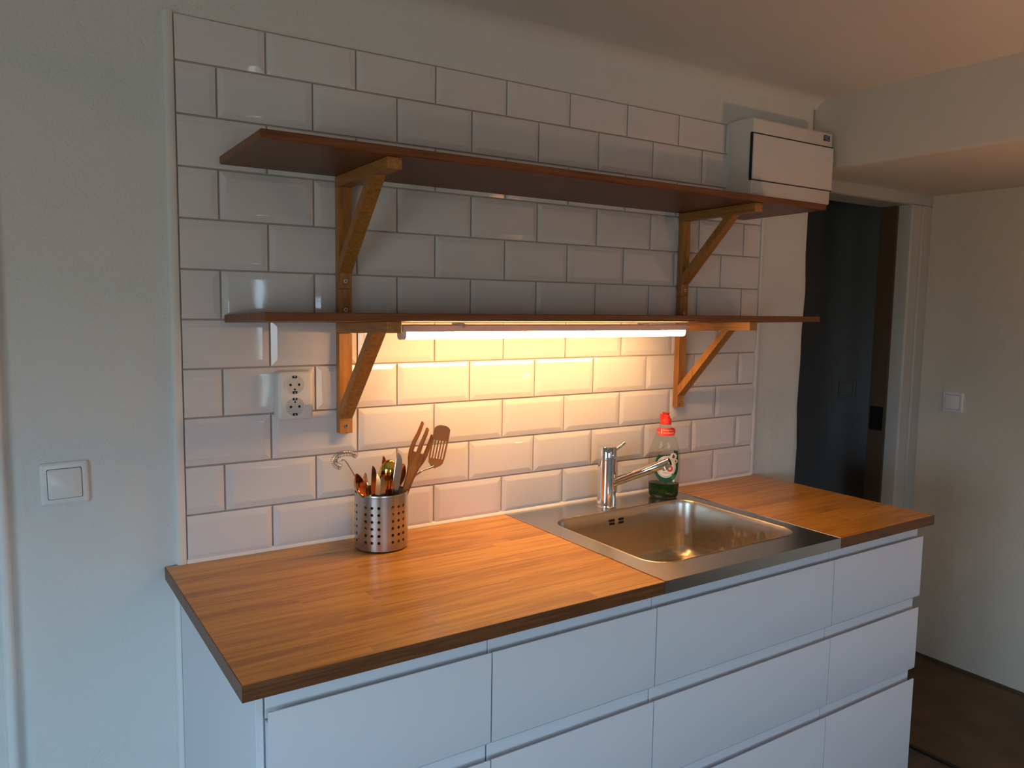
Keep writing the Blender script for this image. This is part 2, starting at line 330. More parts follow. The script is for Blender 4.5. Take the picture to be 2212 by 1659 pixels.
# door frame at the end of the hall
d1 = thing('door_1', (2.80, 0.07, ZF), kind='structure')
JX = 2.803; DH = -0.158
bm = BM()
pr = [(JX, 0.075), (JX, 0.118), (X1, 0.118), (X1, 0.062), (X1 - 0.020, 0.062), (X1 - 0.024, 0.055), (JX + 0.075, 0.055), (JX + 0.070, 0.064), (JX + 0.062, 0.064), (JX + 0.056, 0.056), (JX + 0.008, 0.060), (JX + 0.002, 0.066)]
prism(bm, pr, 'z', ZF, DH); put('casing', bm, M['frame'], d1, smooth=30)
bm = BM(); prism(bm, [(0.060, HZ + 0.001), (0.060, DH + 0.004), (0.068, DH), (0.19, DH), (0.19, HZ + 0.001)], 'x', WX + 0.008, X1); put('head_casing', bm, M['frame'], d1)
bm = BM(); box(bm, JX - 0.012, X1, 0.118, 0.19, ZF, DH); put('rebate', bm, M['browntrim'], d1)
sp = BM(); box(sp, JX - 0.015, JX - 0.012, 0.126, 0.182, -1.085, -0.985); put('strike_plate', sp, M['darkmetal'], d1)
bm = BM(); box(bm, WX + 0.008, X1, 0.07, 0.19, HZ, ZC); struct('wall_above_door', bm, M['plaster'])
# rounded casing at the far left of the picture
bm = BM(); prism(bm, [(-0.316, 0.006), (-0.316, -0.004), (-0.314, -0.009), (-0.310, -0.0125), (-0.305, -0.0135), (-0.300, -0.0120), (-0.297, -0.008), (-0.295, 0.006)], 'z', ZF, ZC - 0.03)
struct('trim_1', bm, M['white_trim'], smooth=60, label='rounded white casing edge at the far left')

# ------------------------------------------------------------------ tiles (each one a piece of the kitchen wall)
PU, PV, J = 0.204, 0.104, 0.0042
TL, TR, TTOP, TBOT = 0.0225, 1.811, -0.0165, -1.1425
bm = BM(); box(bm, TL - 0.004, TR + 0.004, 0.0022, 0.0058, TBOT - 0.03, TTOP + 0.004); put('grout', bm, M['grout'], wall_back)
def tile_mesh(w, h, cut, name='tile'):
    """bevelled metro tile; cut = sides sawn off (no bevel there): l r t b"""
    bv = 0.0135; e = 0.0006
    x0, x1, z0, z1 = -w / 2, w / 2, -h / 2, h / 2
    i = [x0 + (e if 'l' in cut else bv), x1 - (e if 'r' in cut else bv), z0 + (e if 'b' in cut else bv), z1 - (e if 't' in cut else bv)]
    D, F, B_ = -0.0012, -0.0046, 0.0035
    def yy(c): return F + 0.0003 if c in cut else D
    bm = BM()
    # back ring, edge ring (rounded arris), face ring
    def ring(a0, a1, c0, c1, ys): return [(a0, ys[0], c0), (a1, ys[1], c0), (a1, ys[2], c1), (a0, ys[3], c1)]
    back = ring(x0, x1, z0, z1, (B_,) * 4)
    edge = ring(x0, x1, z0, z1, (D,) * 4)
    if len(cut):
        edge = [(x0, max(yy('l'), yy('b')) if False else (F if ('l' in cut and 'b' in cut) else D), z0), (x1, F if ('r' in cut and 'b' in cut) else D, z0), (x1, F if ('r' in cut and 't' in cut) else D, z1), (x0, F if ('l' in cut and 't' in cut) else D, z1)]
    mid = [(i[0], F, i[2]), (i[1], F, i[2]), (i[1], F, i[3]), (i[0], F, i[3])]
    rings(bm, [back, edge, mid])
    bmesh.ops.bevel(bm, geom=[ed for ed in bm.edges if all(abs(v.co.y - F) < 1e-5 for v in ed.verts)], offset=0.0016, segments=2, profile=0.5, affect='EDGES')
    return new_mesh(name, bm)
tile_cache = {}
def add_tile(x0, x1, z0, z1, cut):
    if x1 - x0 < 0.012: return
    key = (round(x1 - x0, 4), round(z1 - z0, 4), cut)
    if key not in tile_cache:
        tile_cache[key] = tile_mesh(x1 - x0, z1 - z0, cut); tile_cache[key].materials.append(M['tile'])
    o = bpy.data.objects.new('tile', tile_cache[key]); COL.objects.link(o)
    o.location = V((x0 + x1) / 2, 0.0, (z0 + z1) / 2) - WL[wall_back]; o.parent = wall_back
    o.rotation_euler = (math.radians(random.gauss(0, 0.16)), 0, math.radians(random.gauss(0, 0.16)))
for r in range(11):
    zt = TTOP if r == 0 else -r * PV - J / 2
    zb = TBOT if r == 10 else -(r + 1) * PV + J / 2
    off = 0.0 if r % 2 == 0 else 0.5
    k = 0
    edges = [TL] + [u * PU for u in [off + q for q in range(0, 10)] if TL + 0.01 < u * PU < TR - 0.01] + [TR]
    for q in range(len(edges) - 1):
        first, last = q == 0, q == len(edges) - 2
        cut = ('l' if first else '') + ('r' if last else '') + ('t' if r == 0 else '')
        add_tile(edges[q] + (0 if first else J / 2), edges[q + 1] - (0 if last else J / 2), zb, zt, cut)
# edge strips of the tiled field and the silicone joint on the worktop
bm = BM(); prism(bm, [(0.000, 0.006), (0.001, -0.004), (0.004, -0.0075), (0.0165, -0.0075), (0.0195, -0.005), (0.0205, 0.002), (0.0205, 0.006)], 'z', -1.1435, TTOP + 0.004)
struct('trim_2', bm, M['white_trim'], smooth=40, label='white edge strip on the left of the tiles')
bm = BM(); prism(bm, [(TR + 0.002, 0.006), (TR + 0.002, 0.0), (TR + 0.004, -0.006), (TR + 0.013, -0.006), (TR + 0.016, -0.003), (TR + 0.016, 0.006)], 'z', -1.1435, TTOP + 0.004)
struct('trim_3', bm, M['white_trim'], smooth=40, label='white edge strip on the right of the tiles')
bm = BM(); prism(bm, [(0.004, -1.1435), (-0.0075, -1.1435), (-0.006, -1.1395), (-0.001, -1.1355), (0.004, -1.1345)], 'x', 0.020, TR + 0.004)
struct('trim_4', bm, M['caulk'], smooth=40, label='white silicone joint between worktop and tiles')

# ------------------------------------------------------------------ base cabinets
CT, CB = -1.144, -1.170           # worktop top and underside
YF, YR = -0.600, -0.582           # drawer-front plane and finger-groove plane
ROWS = [(-1.203, -1.373, -1.406), (-1.406, -1.582, -1.614), (-1.614, -1.955, None)]
def front_profile(zl, zb, znext):
    p = [(YF, zl - 0.0015), (YF, zb + 0.003), (YF + 0.001, zb), (YF + 0.006, zb - 0.004), (YF + 0.014, zb - 0.0085), (YR, zb - 0.011)]
    zlow = (znext - 0.015) if znext else zb - 0.012
    p += [(YR, zlow), (YR + 0.004, zlow), (YR + 0.004, zl - 0.019), (YF + 0.0042, zl - 0.019), (YF + 0.0036, zl - 0.0005), (YF + 0.002, zl), (YF + 0.0008, zl - 0.0003)]
    return p
UNITS = [(0.0165, 0.4165, 'white drawer unit with its end panel, leftmost, under the oak worktop', 'leftmost'),
         (0.4165, 0.8185, 'narrow white drawer unit between the leftmost unit and the sink unit', 'second'),
         (0.8185, 1.4205, 'wide white drawer unit directly under the steel sink', 'sink'),
         (1.4205, 1.823, 'narrow white drawer unit at the right end, beside the hall', 'right')]
for x0, x1, lab, _ in UNITS:
    u = thing('drawer_cabinet', ((x0 + x1) / 2, -0.3, ZF), lab, 'cabinet', 'base drawer cabinets')
    bm = BM(); t = 0.016; yb = YR + 0.006
    for (a, b, c, d, e, f) in ((x0 + 0.0005, x0 + t, yb, -0.012, ZF + 0.085, CB), (x1 - t, x1 - 0.0005, yb, -0.012, ZF + 0.085, CB),
                               (x0 + t, x1 - t, yb, -0.012, ZF + 0.085, ZF + 0.101), (x0 + t, x1 - t, -0.024, -0.012, ZF + 0.101, CB)):
        box(bm, a, b, c, d, e, f)
    put('carcass', bm, M['carcass'], u)
    bm = BM(); box(bm, x0 + 0.001, x1 - 0.001, YR, YR + 0.005, -1.220, CB - 0.0005); put('top_rail', bm, M['cab'], u)
    for zl, zb, zn in ROWS:
        bm = BM(); prism(bm, front_profile(zl, zb, zn), 'x', x0 + 0.0016, x1 - 0.0016); put('drawer_front', bm, M['cab'], u, smooth=35)
    bm = BM(); box(bm, x0, x1, -0.535, -0.519, ZF, ZF + 0.085); put('plinth', bm, M['carcass'], u)
sp_ = BM(); box(sp_, 0.0035, 0.0150, YR - 0.001, -0.014, ZF, CB, 0.0008)
put('end_panel', sp_, M['cab'], None, origin=(0.009, -0.3, ZF), label='tall white cover panel closing the left end of the cabinets', cat='panel')
bm = BM(); prism(bm, [(-0.008, 0.006), (-0.008, 0.000), (-0.005, -0.008), (0.001, -0.012), (0.0035, -0.012), (0.0035, 0.006)], 'z', ZF, CB)
struct('trim_6', bm, M['white_trim'], smooth=50, label='white scribe strip between wall and end panel')

# ------------------------------------------------------------------ worktops of glued staves
def worktop(x0, x1, label, seed, left_tab=None):
    rnd = random.Random(seed)
    wt = thing('worktop', ((x0 + x1) / 2, -0.3, CB), label, 'worktop', 'oak worktops beside the sink')
    n = 14; y_front, y_back = -0.612, 0.0035
    wid = (y_back - y_front) / n
    for r in range(n):
        ya, yb = y_front + r * wid, y_front + (r + 1) * wid
        x = x0; first = rnd.uniform(0.12, 0.5)
        while x < x1 - 1e-6:
            ln = first if x == x0 else rnd.uniform(0.28, 0.62)
            xe = x + ln
            if x1 - xe < 0.10: xe = x1
            bm = BM(); bx0 = -0.022 if False else x
            y_end = min(yb, -0.0005) if r == n - 1 else yb
            box(bm, bx0, xe, ya, y_end, CB, CT)
            put('stave', bm, M['oak'], wt, origin=((x + xe) / 2, (ya + yb) / 2, CB))
            x = xe
    for nm, (a, b, c, d) in (('front_shade_strip', (x0, x1, y_front - 0.0016, y_front)), ('end_shade_strip', (x0 - 0.0016, x0, y_front - 0.0016, -0.0005) if x0 < 0.5 else (x1, x1 + 0.0016, y_front - 0.0016, -0.0005))):  # thin strips added to carry the shade tone of the edges
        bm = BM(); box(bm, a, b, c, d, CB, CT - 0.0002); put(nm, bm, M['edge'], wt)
    return wt
worktop(-0.022, 0.8245, 'long glossy oak worktop left of the sink, holding the utensil cup', 3)
worktop(1.4225, 1.845, 'short oak worktop right of the sink, ending at the hall', 12)

# ------------------------------------------------------------------ sink
SX0, SX1 = 0.8255, 1.4215
BX0, BX1, BY0, BY1 = 0.882, 1.378, -0.532, -0.126
sink = thing('sink', (1.124, -0.3, CB), 'stainless steel inset sink with a square bowl', 'sink')
bm = BM(); n = 8
outer = [(SX0, -0.613), (SX1, -0.613), (SX1, -0.001), (SX0, -0.001)]
inner = rrect(BX0 - 0.004, BX1 + 0.004, BY0 - 0.004, BY1 + 0.004, 0.064, n)
zt = CT + 0.0008
ov = [bm.verts.new((x, y, zt)) for x, y in outer]; iv = [bm.verts.new((x, y, zt)) for x, y in inner]
es = [bm.edges.new((ov[i], ov[(i + 1) % 4])) for i in range(4)] + [bm.edges.new((iv[i], iv[(i + 1) % len(iv)])) for i in range(len(iv))]
bmesh.ops.triangle_fill(bm, edges=es, use_beauty=True, use_dissolve=False)
lo = [bm.verts.new((x, y, CB - 0.0005)) for x, y in outer]
for i in range(4): bm.faces.new((ov[i], ov[(i + 1) % 4], lo[(i + 1) % 4], lo[i]))
put('deck', bm, M['steel'], sink)
bm = BM(); prism(bm, [(SX0, -0.6125), (SX0 + 0.0022, -0.6125), (SX0 + 0.0022, -0.001), (SX0, -0.001)], 'z', zt, zt + 0.0009)
put('edge_bead', bm, M['chrome'], sink)
bm = BM(); prism(bm, [(SX1 - 0.0022, -0.6125), (SX1, -0.6125), (SX1, -0.001), (SX1 - 0.0022, -0.001)], 'z', zt, zt + 0.0009)
put('edge_bead', bm, M['chrome'], sink)
bm = BM(); loops = []
for ins, dz, r in ((-0.004, 0.0, 0.064), (-0.002, 0.0012, 0.062), (0.000, 0.0004, 0.060), (0.0015, -0.003, 0.059), (0.003, -0.010, 0.058), (0.007, -0.06, 0.056), (0.012, -0.130, 0.054), (0.017, -0.148, 0.052), (0.030, -0.160, 0.046), (0.055, -0.1645, 0.04), (0.15, -0.166, 0.03)):
    loops.append([(x, y, zt + dz) for x, y in rrect(BX0 + ins, BX1 - ins, BY0 + ins, BY1 - ins, r, n)])
rings(bm, loops, (False, True)); put('bowl', bm, M['bowlsteel'], sink, smooth=60)
bm = BM(); lathe(bm, [(0.0, 0.003), (0.030, 0.003), (0.042, 0.0035), (0.046, 0.001), (0.046, -0.002)], (1.13, -0.33, zt - 0.166), 28, (False, False)); dr = put('drain', bm, M['chrome'], sink, smooth=40)
bm = BM(); lathe(bm, [(0.0, 0.0036), (0.024, 0.0036), (0.024, 0.0030)], (1.13, -0.33, zt - 0.166), 20, (False, False)); put('drain_opening', bm, M['dark'], sink)
of = thing('overflow', (1.112, BY1 - 0.003, CT - 0.03)); of.parent = sink; of.location = WL[of] - WL[sink]
for sx in (-1, 1):
    for sz in (-1, 1):
        cx, cz = 1.112 + sx * 0.0165, CT - 0.0300 + sz * 0.0048
        bm = BM(); yb = BY1 - 0.0062
        prism(bm, rrect(cx - 0.0095, cx + 0.0095, cz - 0.0031, cz + 0.0031, 0.003, 3), 'y', yb - 0.0006, yb + 0.004)
        put('overflow_slot', bm, M['dark'], of)
bm = BM(); disc_y(bm, 1.112, CT - 0.030, 0.0042, BY1 - 0.0085, BY1 - 0.003, 14); put('overflow_screw', bm, M['zinc'], of, smooth=40)

# ------------------------------------------------------------------ shelves, brackets
def tilt_box(bm, x0, x1, y0, zb0, zt0, y1, zb1, zt1, bev=0.0012):
    vs = [bm.verts.new(p) for p in ((x0, y0, zb0), (x1, y0, zb0), (x1, y0, zt0), (x0, y0, zt0), (x0, y1, zb1), (x1, y1, zb1), (x1, y1, zt1), (x0, y1, zt1))]
    fs = [bm.faces.new([vs[i] for i in f]) for f in ((0, 1, 2, 3), (5, 4, 7, 6), (0, 4, 5, 1), (3, 2, 6, 7), (0, 3, 7, 4), (1, 5, 6, 2))]
    if bev: bmesh.ops.bevel(bm, geom=list({e for f in fs for e in f.edges}), offset=bev, segments=1, affect='EDGES')
    return bm
YB = -0.0048
bm = BM(); tilt_box(bm, 0.104, 1.727, YB, -0.3015, -0.2845, -0.305, -0.2965, -0.2795, 0.002)
put('shelf', bm, M['shelf'], None, origin=(0.915, -0.15, -0.30), label='upper wooden wall shelf, seen from below', cat='shelf', group='wall shelves')
bm = BM(); tilt_box(bm, 0.107, 1.729, YB, -0.6305, -0.6135, -0.303, -0.6195, -0.6035, 0.002)
put('shelf', bm, M['shelf'], None, origin=(0.915, -0.15, -0.63), label='lower wooden wall shelf at eye level with the light strip beneath', cat='shelf', group='wall shelves')
def screw(parent, x, y, z, r=0.0048):
    bm = BM(); disc_y(bm, x, z, r, y - 0.0016, y + 0.001, 16); s = put('screw', bm, M['zinc'], parent, smooth=40)
    bm = BM(); box(bm, x - r * 0.55, x + r * 0.55, y - 0.0019, y - 0.001, z - r * 0.14, z + r * 0.14); box(bm, x - r * 0.14, x + r * 0.14, y - 0.00195, y - 0.001, z - r * 0.55, z + r * 0.55)
    put('cross_slot', bm, M['dark'], s)
def bracket(x0, x1, zs_back, zs_front, zbot, label, spacer=None):
    """zs_*: underside of the shelf at the wall and at its front edge"""
    b = thing('shelf_bracket', ((x0 + x1) / 2, YB, zbot), label, 'bracket', 'wooden shelf brackets')
    P = -0.0248; aend = -0.289; T = 0.0235
    sl = (zs_front - zs_back) / (-0.303 - YB)
    def zu(y): return zs_back + sl * (y - YB) - 0.0003
    bm = BM(); box(bm, x0, x1, P, YB, zbot, zu(YB) - T, 0.001); put('post', bm, M['beech_z'], b)
    bm = BM(); tilt_box(bm, x0, x1, YB, zu(YB) - T, zu(YB), aend, zu(aend) - T, zu(aend), 0.001); put('arm', bm, M['beech_y'], b)
    za = zu(-0.2) - T
    poly = [(P, zbot + 0.0350), (-0.213, zu(-0.213) - T), (-0.186, zu(-0.186) - T), (P, zbot + 0.066)]
    bm = BM(); prism(bm, poly, 'x', x0 + 0.0005, x1 - 0.0005)
    put('brace', bm, M['beech_z'], b)
    screw(b, (x0 + x1) / 2, P, zbot + 0.0175)
    if spacer:
        bm = BM(); box(bm, x0, x1, P, YB, spacer[0], spacer[1], 0.001); put('spacer_block', bm, M['beech_z'], b)
        screw(b, (x0 + x1) / 2, P, spacer[0] + 0.012)
    return b
bracket(0.3545, 0.3865, -0.3015, -0.2965, -0.553, 'wooden bracket left under the upper shelf')
bracket(1.4370, 1.4680, -0.3015, -0.2965, -0.549, 'wooden bracket right under the upper shelf')
bracket(0.3545, 0.3865, -0.6305, -0.6195, -0.886, 'wooden bracket left under the lower shelf, above the utensil cup', spacer=(-0.6125, -0.5535))
bracket(1.4370, 1.4680, -0.6305, -0.6195, -0.888, 'lamp-lit wooden bracket right under the lower shelf, above the soap bottle', spacer=(-0.6125, -0.5495))

# ------------------------------------------------------------------ light strip under the lower shelf
LX0, LX1, LY = 0.432, 1.295, -0.180
lamp = thing('light_strip', ((LX0 + LX1) / 2, LY, -0.6625), 'warm glowing tube light under the lower shelf', 'lamp')
bm = BM(); prism(bm, [(LY - 0.0115, -0.6455), (LY - 0.0115, -0.632), (LY - 0.009, -0.6298), (LY + 0.009, -0.6298), (LY + 0.0125, -0.632), (LY + 0.0125, -0.6510), (LY + 0.0108, -0.6510), (LY + 0.0108, -0.6455)], 'x', LX0 + 0.004, LX1); put('housing', bm, M['lamphouse'], lamp)  # unseen wall-side skirt added to cut light on the tiles
prf = [(LY - 0.0105, -0.6457)] + [(LY - 0.0105 * math.cos(PI * k / 12), -0.6545 - 0.0078 * math.sin(PI * k / 12)) for k in range(13)] + [(LY + 0.0105, -0.6457)]
bm = BM(); prism(bm, prf, 'x', LX0 + 0.012, LX1 - 0.004); put('diffuser', bm, M['lamp'], lamp, smooth=40)
bm = BM(); prism(bm, [(LY + (y - LY) * 1.04, -0.6525 + (z + 0.6525) * 1.04) for y, z in prf], 'x', LX0, LX0 + 0.012); put('end_cap', bm, M['lamphouse'], lamp, smooth=40)
bm = BM(); prism(bm, [(LY + (y - LY) * 1.02, -0.6525 + (z + 0.6525) * 1.0) for y, z in prf], 'x', LX1 - 0.004, LX1 - 0.001); put('end_cap', bm, M['lamphouse'], lamp, smooth=40)
for cx in (0.580, 1.146):
    bm = BM(); box(bm, cx - 0.011, cx + 0.008, LY - 0.0125, LY + 0.0125, -0.6315, -0.6262); box(bm, cx + 0.003, cx + 0.009, LY - 0.0135, LY - 0.0115, -0.6365, -0.6285); put('clip', bm, M['zinc'], lamp)
bm = BM(); prism(bm, [(LX1, -0.6335), (LX1 + 0.012, -0.6335), (LX1 + 0.020, -0.6375), (LX1 + 0.014, -0.6395), (LX1, -0.6405)], 'y', LY - 0.007, LY + 0.007); put('plug', bm, M['lamphouse'], lamp)

# ------------------------------------------------------------------ wall fittings
def rbox_y(bm, x0, x1, z0, z1, r, ys):
    """rounded-rectangle body facing the room; ys = (y, inset) steps from the wall outwards"""
    rings(bm, [[(x, y, z) for x, z in rrect(x0 + i, x1 - i, z0 + i, z1 - i, max(r - i, 0.0015), 5)] for y, i in ys]); return bm
so = thing('wall_socket', (0.25, YB, -0.845), 'white double power socket on the tiles beside the left bracket', 'socket')
sx0, sx1, sz0, sz1 = 0.2095, 0.2900, -0.8455, -0.7365
bm = BM(); rbox_y(bm, sx0, sx1, sz0, sz1, 0.009, ((YB, 0.0), (-0.026, 0.0), (-0.0325, 0.002), (-0.0345, 0.0055), (-0.0350, 0.008)))
put('housing', bm, M['plastic'], so, smooth=35)
for cz in (-0.7665, -0.8155):
    cx = 0.2475; yf = -0.0352
    bm = BM(); rings(bm, [[(cx + r * math.cos(2 * PI * k / 32), y, cz + r * math.sin(2 * PI * k / 32)) for k in range(32)] for r, y in ((0.0222, yf + 0.0006), (0.0222, yf - 0.0008), (0.0205, yf - 0.0008), (0.0200, yf + 0.0002))], (False, False)); w = put('socket_ring', bm, M['plastic'], so, smooth=40)
    bm = BM(); disc_y(bm, cx, cz, 0.0203, yf - 0.00035, yf + 0.0005, 32); f = put('socket_well', bm, M['greyplastic'], so)
    for s in (-1, 1):
        bm = BM(); disc_y(bm, cx + s * 0.0095, cz, 0.0029, yf - 0.0007, yf, 14); put('pin_hole', bm, M['dark'], f)
    bm = BM(); disc_y(bm, cx, cz - 0.0105 if cz > -0.79 else cz + 0.0105, 0.0022, yf - 0.0007, yf, 12); put('fixing_screw', bm, M['darkmetal'], f)
    for s in (-1, 1):
        bm = BM(); box(bm, cx - 0.0056, cx + 0.0056, yf - 0.0008, yf + 0.0005, cz + s * 0.0172 - 0.0030, cz + s * 0.0172 + 0.0030, 0.0006); c = put('earth_clip_slot', bm, M['dark'], f)
        bm = BM(); box(bm, cx - 0.0014, cx + 0.0014, yf - 0.0013, yf - 0.0006, cz + s * 0.0180 - 0.0014, cz + s * 0.0180 + 0.0014); put('earth_clip', bm, M['zinc'], f)
def switch(name, label, cx, cz, y, matrix=None, size=0.083, dark=None):
    """rocker switch built facing -y around the origin and then set on its wall"""
    t = thing(name, (cx, y, cz), label, 'switch', 'wall light switches'); h = size / 2
    mp, mr = (dark or M['plastic']), (dark or M['plastic'])
    bm = BM(); rbox_y(bm, -h, h, -h, h, 0.006, ((0.0, 0.0), (-0.006, 0.0), (-0.0085, 0.003), (-0.0090, 0.006))); put('frame', bm, mp, t, smooth=35, local=True)
    bm = BM(); k = h * 0.70; rbox_y(bm, -k - 0.001, k + 0.001, -k - 0.001, k + 0.001, 0.003, ((-0.0088, 0.0), (-0.0092, 0.0))); put('gap', bm, M['dark'], t, local=True)
    bm = BM(); rbox_y(bm, -k, k, -k, k, 0.003, ((-0.0088, 0.0), (-0.0110, 0.0), (-0.0118, 0.0015))); put('rocker', bm, mr, t, smooth=35, local=True)
    return t
sw = switch('light_switch', 'white rocker light switch on the bluish plaster wall at far left', -0.200, -0.944, 0.006); sw.rotation_euler = (0, math.radians(-1.0), 0)
sw = switch('light_switch', 'pale rocker light switch on the bare wall right of the doorway', X1, -0.949, -0.078); sw.rotation_euler = (0, 0, -PI / 2)
sw = switch('light_switch', 'dim dark rocker switch on the dark grey wall seen through the doorway', X1, -0.942, 0.398); sw.rotation_euler = (0, 0, -PI / 2)
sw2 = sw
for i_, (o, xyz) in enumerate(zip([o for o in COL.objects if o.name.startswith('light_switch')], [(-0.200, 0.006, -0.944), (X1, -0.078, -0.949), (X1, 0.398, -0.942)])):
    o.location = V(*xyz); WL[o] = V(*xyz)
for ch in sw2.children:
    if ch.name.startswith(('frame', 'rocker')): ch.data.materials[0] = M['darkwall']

# fuse box above the right end of the upper shelf
fx0, fx1, fz0, fz1, fy = 1.643, 2.036, -0.238, -0.0055, -0.098
fb = thing('fuse_box', ((fx0 + fx1) / 2, 0.006, fz0), 'white plastic fuse box on the wall above the right end of the upper shelf', 'fuse box')
bm = BM(); rbox_y(bm, fx0, fx1, fz0, fz1, 0.006, ((0.006, 0.0), (fy + 0.012, 0.0), (fy + 0.003, 0.002), (fy, 0.006))); put('housing', bm, M['boxplastic'], fb, smooth=35)
dz0, dz1 = -0.1935, -0.0510
bm = BM(); prism(bm, [(fx0 - 0.0035, dz0), (fx1 + 0.001, dz0), (fx1 + 0.001, dz1), (fx0 - 0.0035, dz1)], 'y', fy - 0.0010, fy + 0.0075); put('door_gap', bm, M['dark'], fb)  # near-black slab stands in for shade around the door
bm = BM(); rbox_y(bm, fx0 - 0.002, fx1 + 0.0018, dz0 + 0.0012, dz1 - 0.0018, 0.004, ((fy + 0.0065, 0.0), (fy + 0.002, 0.0), (fy - 0.004, 0.003), (fy - 0.0055, 0.009))); dd = put('door', bm, M['boxplastic'], fb, smooth=35)
bm = BM(); rings(bm, [[(2.026 + r * math.cos(2 * PI * k / 20), y, -0.094 + 1.15 * r * math.sin(2 * PI * k / 20)) for k in range(20)] for r, y in ((0.0085, fy - 0.003), (0.0085, fy - 0.0062), (0.0072, fy - 0.0062), (0.0070, fy - 0.0048), (0.0, fy - 0.0048))], (False, False)); put('latch', bm, M['boxplastic'], dd, smooth=40)
bm = BM(); box(bm, 1.985, 2.017, fy - 0.0012, fy + 0.0006, -0.0345, -0.0165); lb = put('maker_label', bm, M['label_dark'], fb)
for k, (a, b) in enumerate(((0.0, 0.9), (0.05, 0.6), (0.3, 0.95))):
    bm = BM(); zc = -0.0205 - k * 0.005; box(bm, 1.986 + 0.03 * a, 1.986 + 0.03 * b, fy - 0.0015, fy - 0.0011, zc - 0.0008, zc + 0.0008); put('print_line', bm, M['label_light'], lb)

# ------------------------------------------------------------------ kitchen tap
tp = thing('kitchen_tap', (1.112, -0.086, zt), 'polished chrome mixer tap with angled spout behind the sink bowl', 'tap')
c = (1.112, -0.086, zt)
bm = BM(); lathe(bm, [(0.0, 0.0), (0.0285, 0.0), (0.0285, 0.003), (0.0262, 0.0045), (0.0255, 0.008), (0.0255, 0.1355), (0.0246, 0.1362), (0.0246, 0.1375)], c, 48, (False, False)); put('body', bm, M['chrome'], tp, smooth=35)
bm = BM(); lathe(bm, [(0.0246, 0.1370), (0.0255, 0.1382), (0.0255, 0.1712), (0.0245, 0.1730), (0.0, 0.1735)], c, 48, (False, False)); cap = put('handle_cap', bm, M['chrome'], tp, smooth=35)
bm = BM(); a0 = Vector((1.124, -0.098, zt + 0.159)); a1 = Vector((1.152, -0.112, zt + 0.184)); tube(bm, [a0, a1 - (a1 - a0) * 0.04, a1], [0.0045, 0.0045, 0.0036], 14); put('lever', bm, M['chrome'], cap, smooth=40)
s0 = Vector((1.117, -0.092, -1.0765)); s1 = Vector((1.208, -0.232, -0.9985)); dsp = (s1 - s0).normalized()
bm = BM(); tube(bm, [s0, s0 + dsp * 0.1, s1 - dsp * 0.0015, s1], [0.0128, 0.0126, 0.0123, 0.0112], 28); spt = put('spout', bm, M['chrome'], tp, smooth=40)
down = (Vector((0, 0, -1)) - dsp * dsp.dot(Vector((0, 0, -1)))).normalized(); oc = s1 - dsp * 0.018
bm = BM(); tube(bm, [oc + down * 0.006, oc + down * 0.0155, oc + down * 0.0160], [0.0105, 0.0105, 0.0095], 24); put('outlet', bm, M['chrome'], spt, smooth=40)
bm = BM(); tube(bm, [oc + down * 0.0158, oc + down * 0.0166], [0.0085, 0.0085], 20); put('aerator', bm, M['darkmetal'], spt)
bm = BM(); tube(bm, [s1 - dsp * 0.001, s1 + dsp * 0.0008], [0.0098, 0.0095], 24); put('end_plug', bm, M['dark'], spt, smooth=40)
bm = BM(); q = s1 - dsp * 0.045 + down * 0.0118; tube(bm, [q, q + down * 0.0012], 0.0014, 10); put('grub_screw', bm, M['dark'], spt)

# ------------------------------------------------------------------ washing-up liquid bottle
BT = thing('soap_bottle', (1.337, -0.080, zt + 0.0002), 'clear dish soap bottle with red cap and a little green liquid left', 'bottle')
BT.rotation_euler = (0, 0, math.radians(-42))
PRF = [(0.0, 0.036), (0.003, 0.0405), (0.008, 0.0430), (0.020, 0.0445), (0.045, 0.0455), (0.075, 0.0462), (0.104, 0.0465), (0.118, 0.0460), (0.132, 0.0445), (0.146, 0.0415), (0.159, 0.0375), (0.173, 0.0330), (0.187, 0.0280), (0.200, 0.0225), (0.208, 0.0185), (0.214, 0.0165), (0.218, 0.0160)]
def half(h):
    for (h0, a0), (h1, a1) in zip(PRF, PRF[1:]):
        if h0 <= h <= h1: return a0 + (a1 - a0) * (h - h0) / (h1 - h0)
    return PRF[-1][1]
def depth(h):
    a = half(h); t = min(1, max(0, (h - 0.12) / 0.095)); k = 0.62 * (1 - t) + 1.0 * t
    return a * k
def bring(h, off=0.0, seg=40):
    a, b = half(h) + off, depth(h) + off; e = 2.3; out = []
    for k in range(seg):
        t = 2 * PI * k / seg; c_, s_ = math.cos(t), math.sin(t)
        out.append((math.copysign(abs(c_) ** (2 / e), c_) * a, math.copysign(abs(s_) ** (2 / e), s_) * b, h))
    return out
def bsurf(u, h, off=0.0):
    a, b = half(h) + off, depth(h) + off; e = 2.3
    return (u, -b * max(0.0, 1 - min(1, abs(u) / a) ** e) ** (1 / e), h)
bm = BM(); hs = sorted(set([p[0] for p in PRF] + [0.03, 0.06, 0.09]))
rings(bm, [bring(h) for h in hs], (True, False)); body = put('bottle_body', bm, M['clear'], BT, smooth=60, local=True)
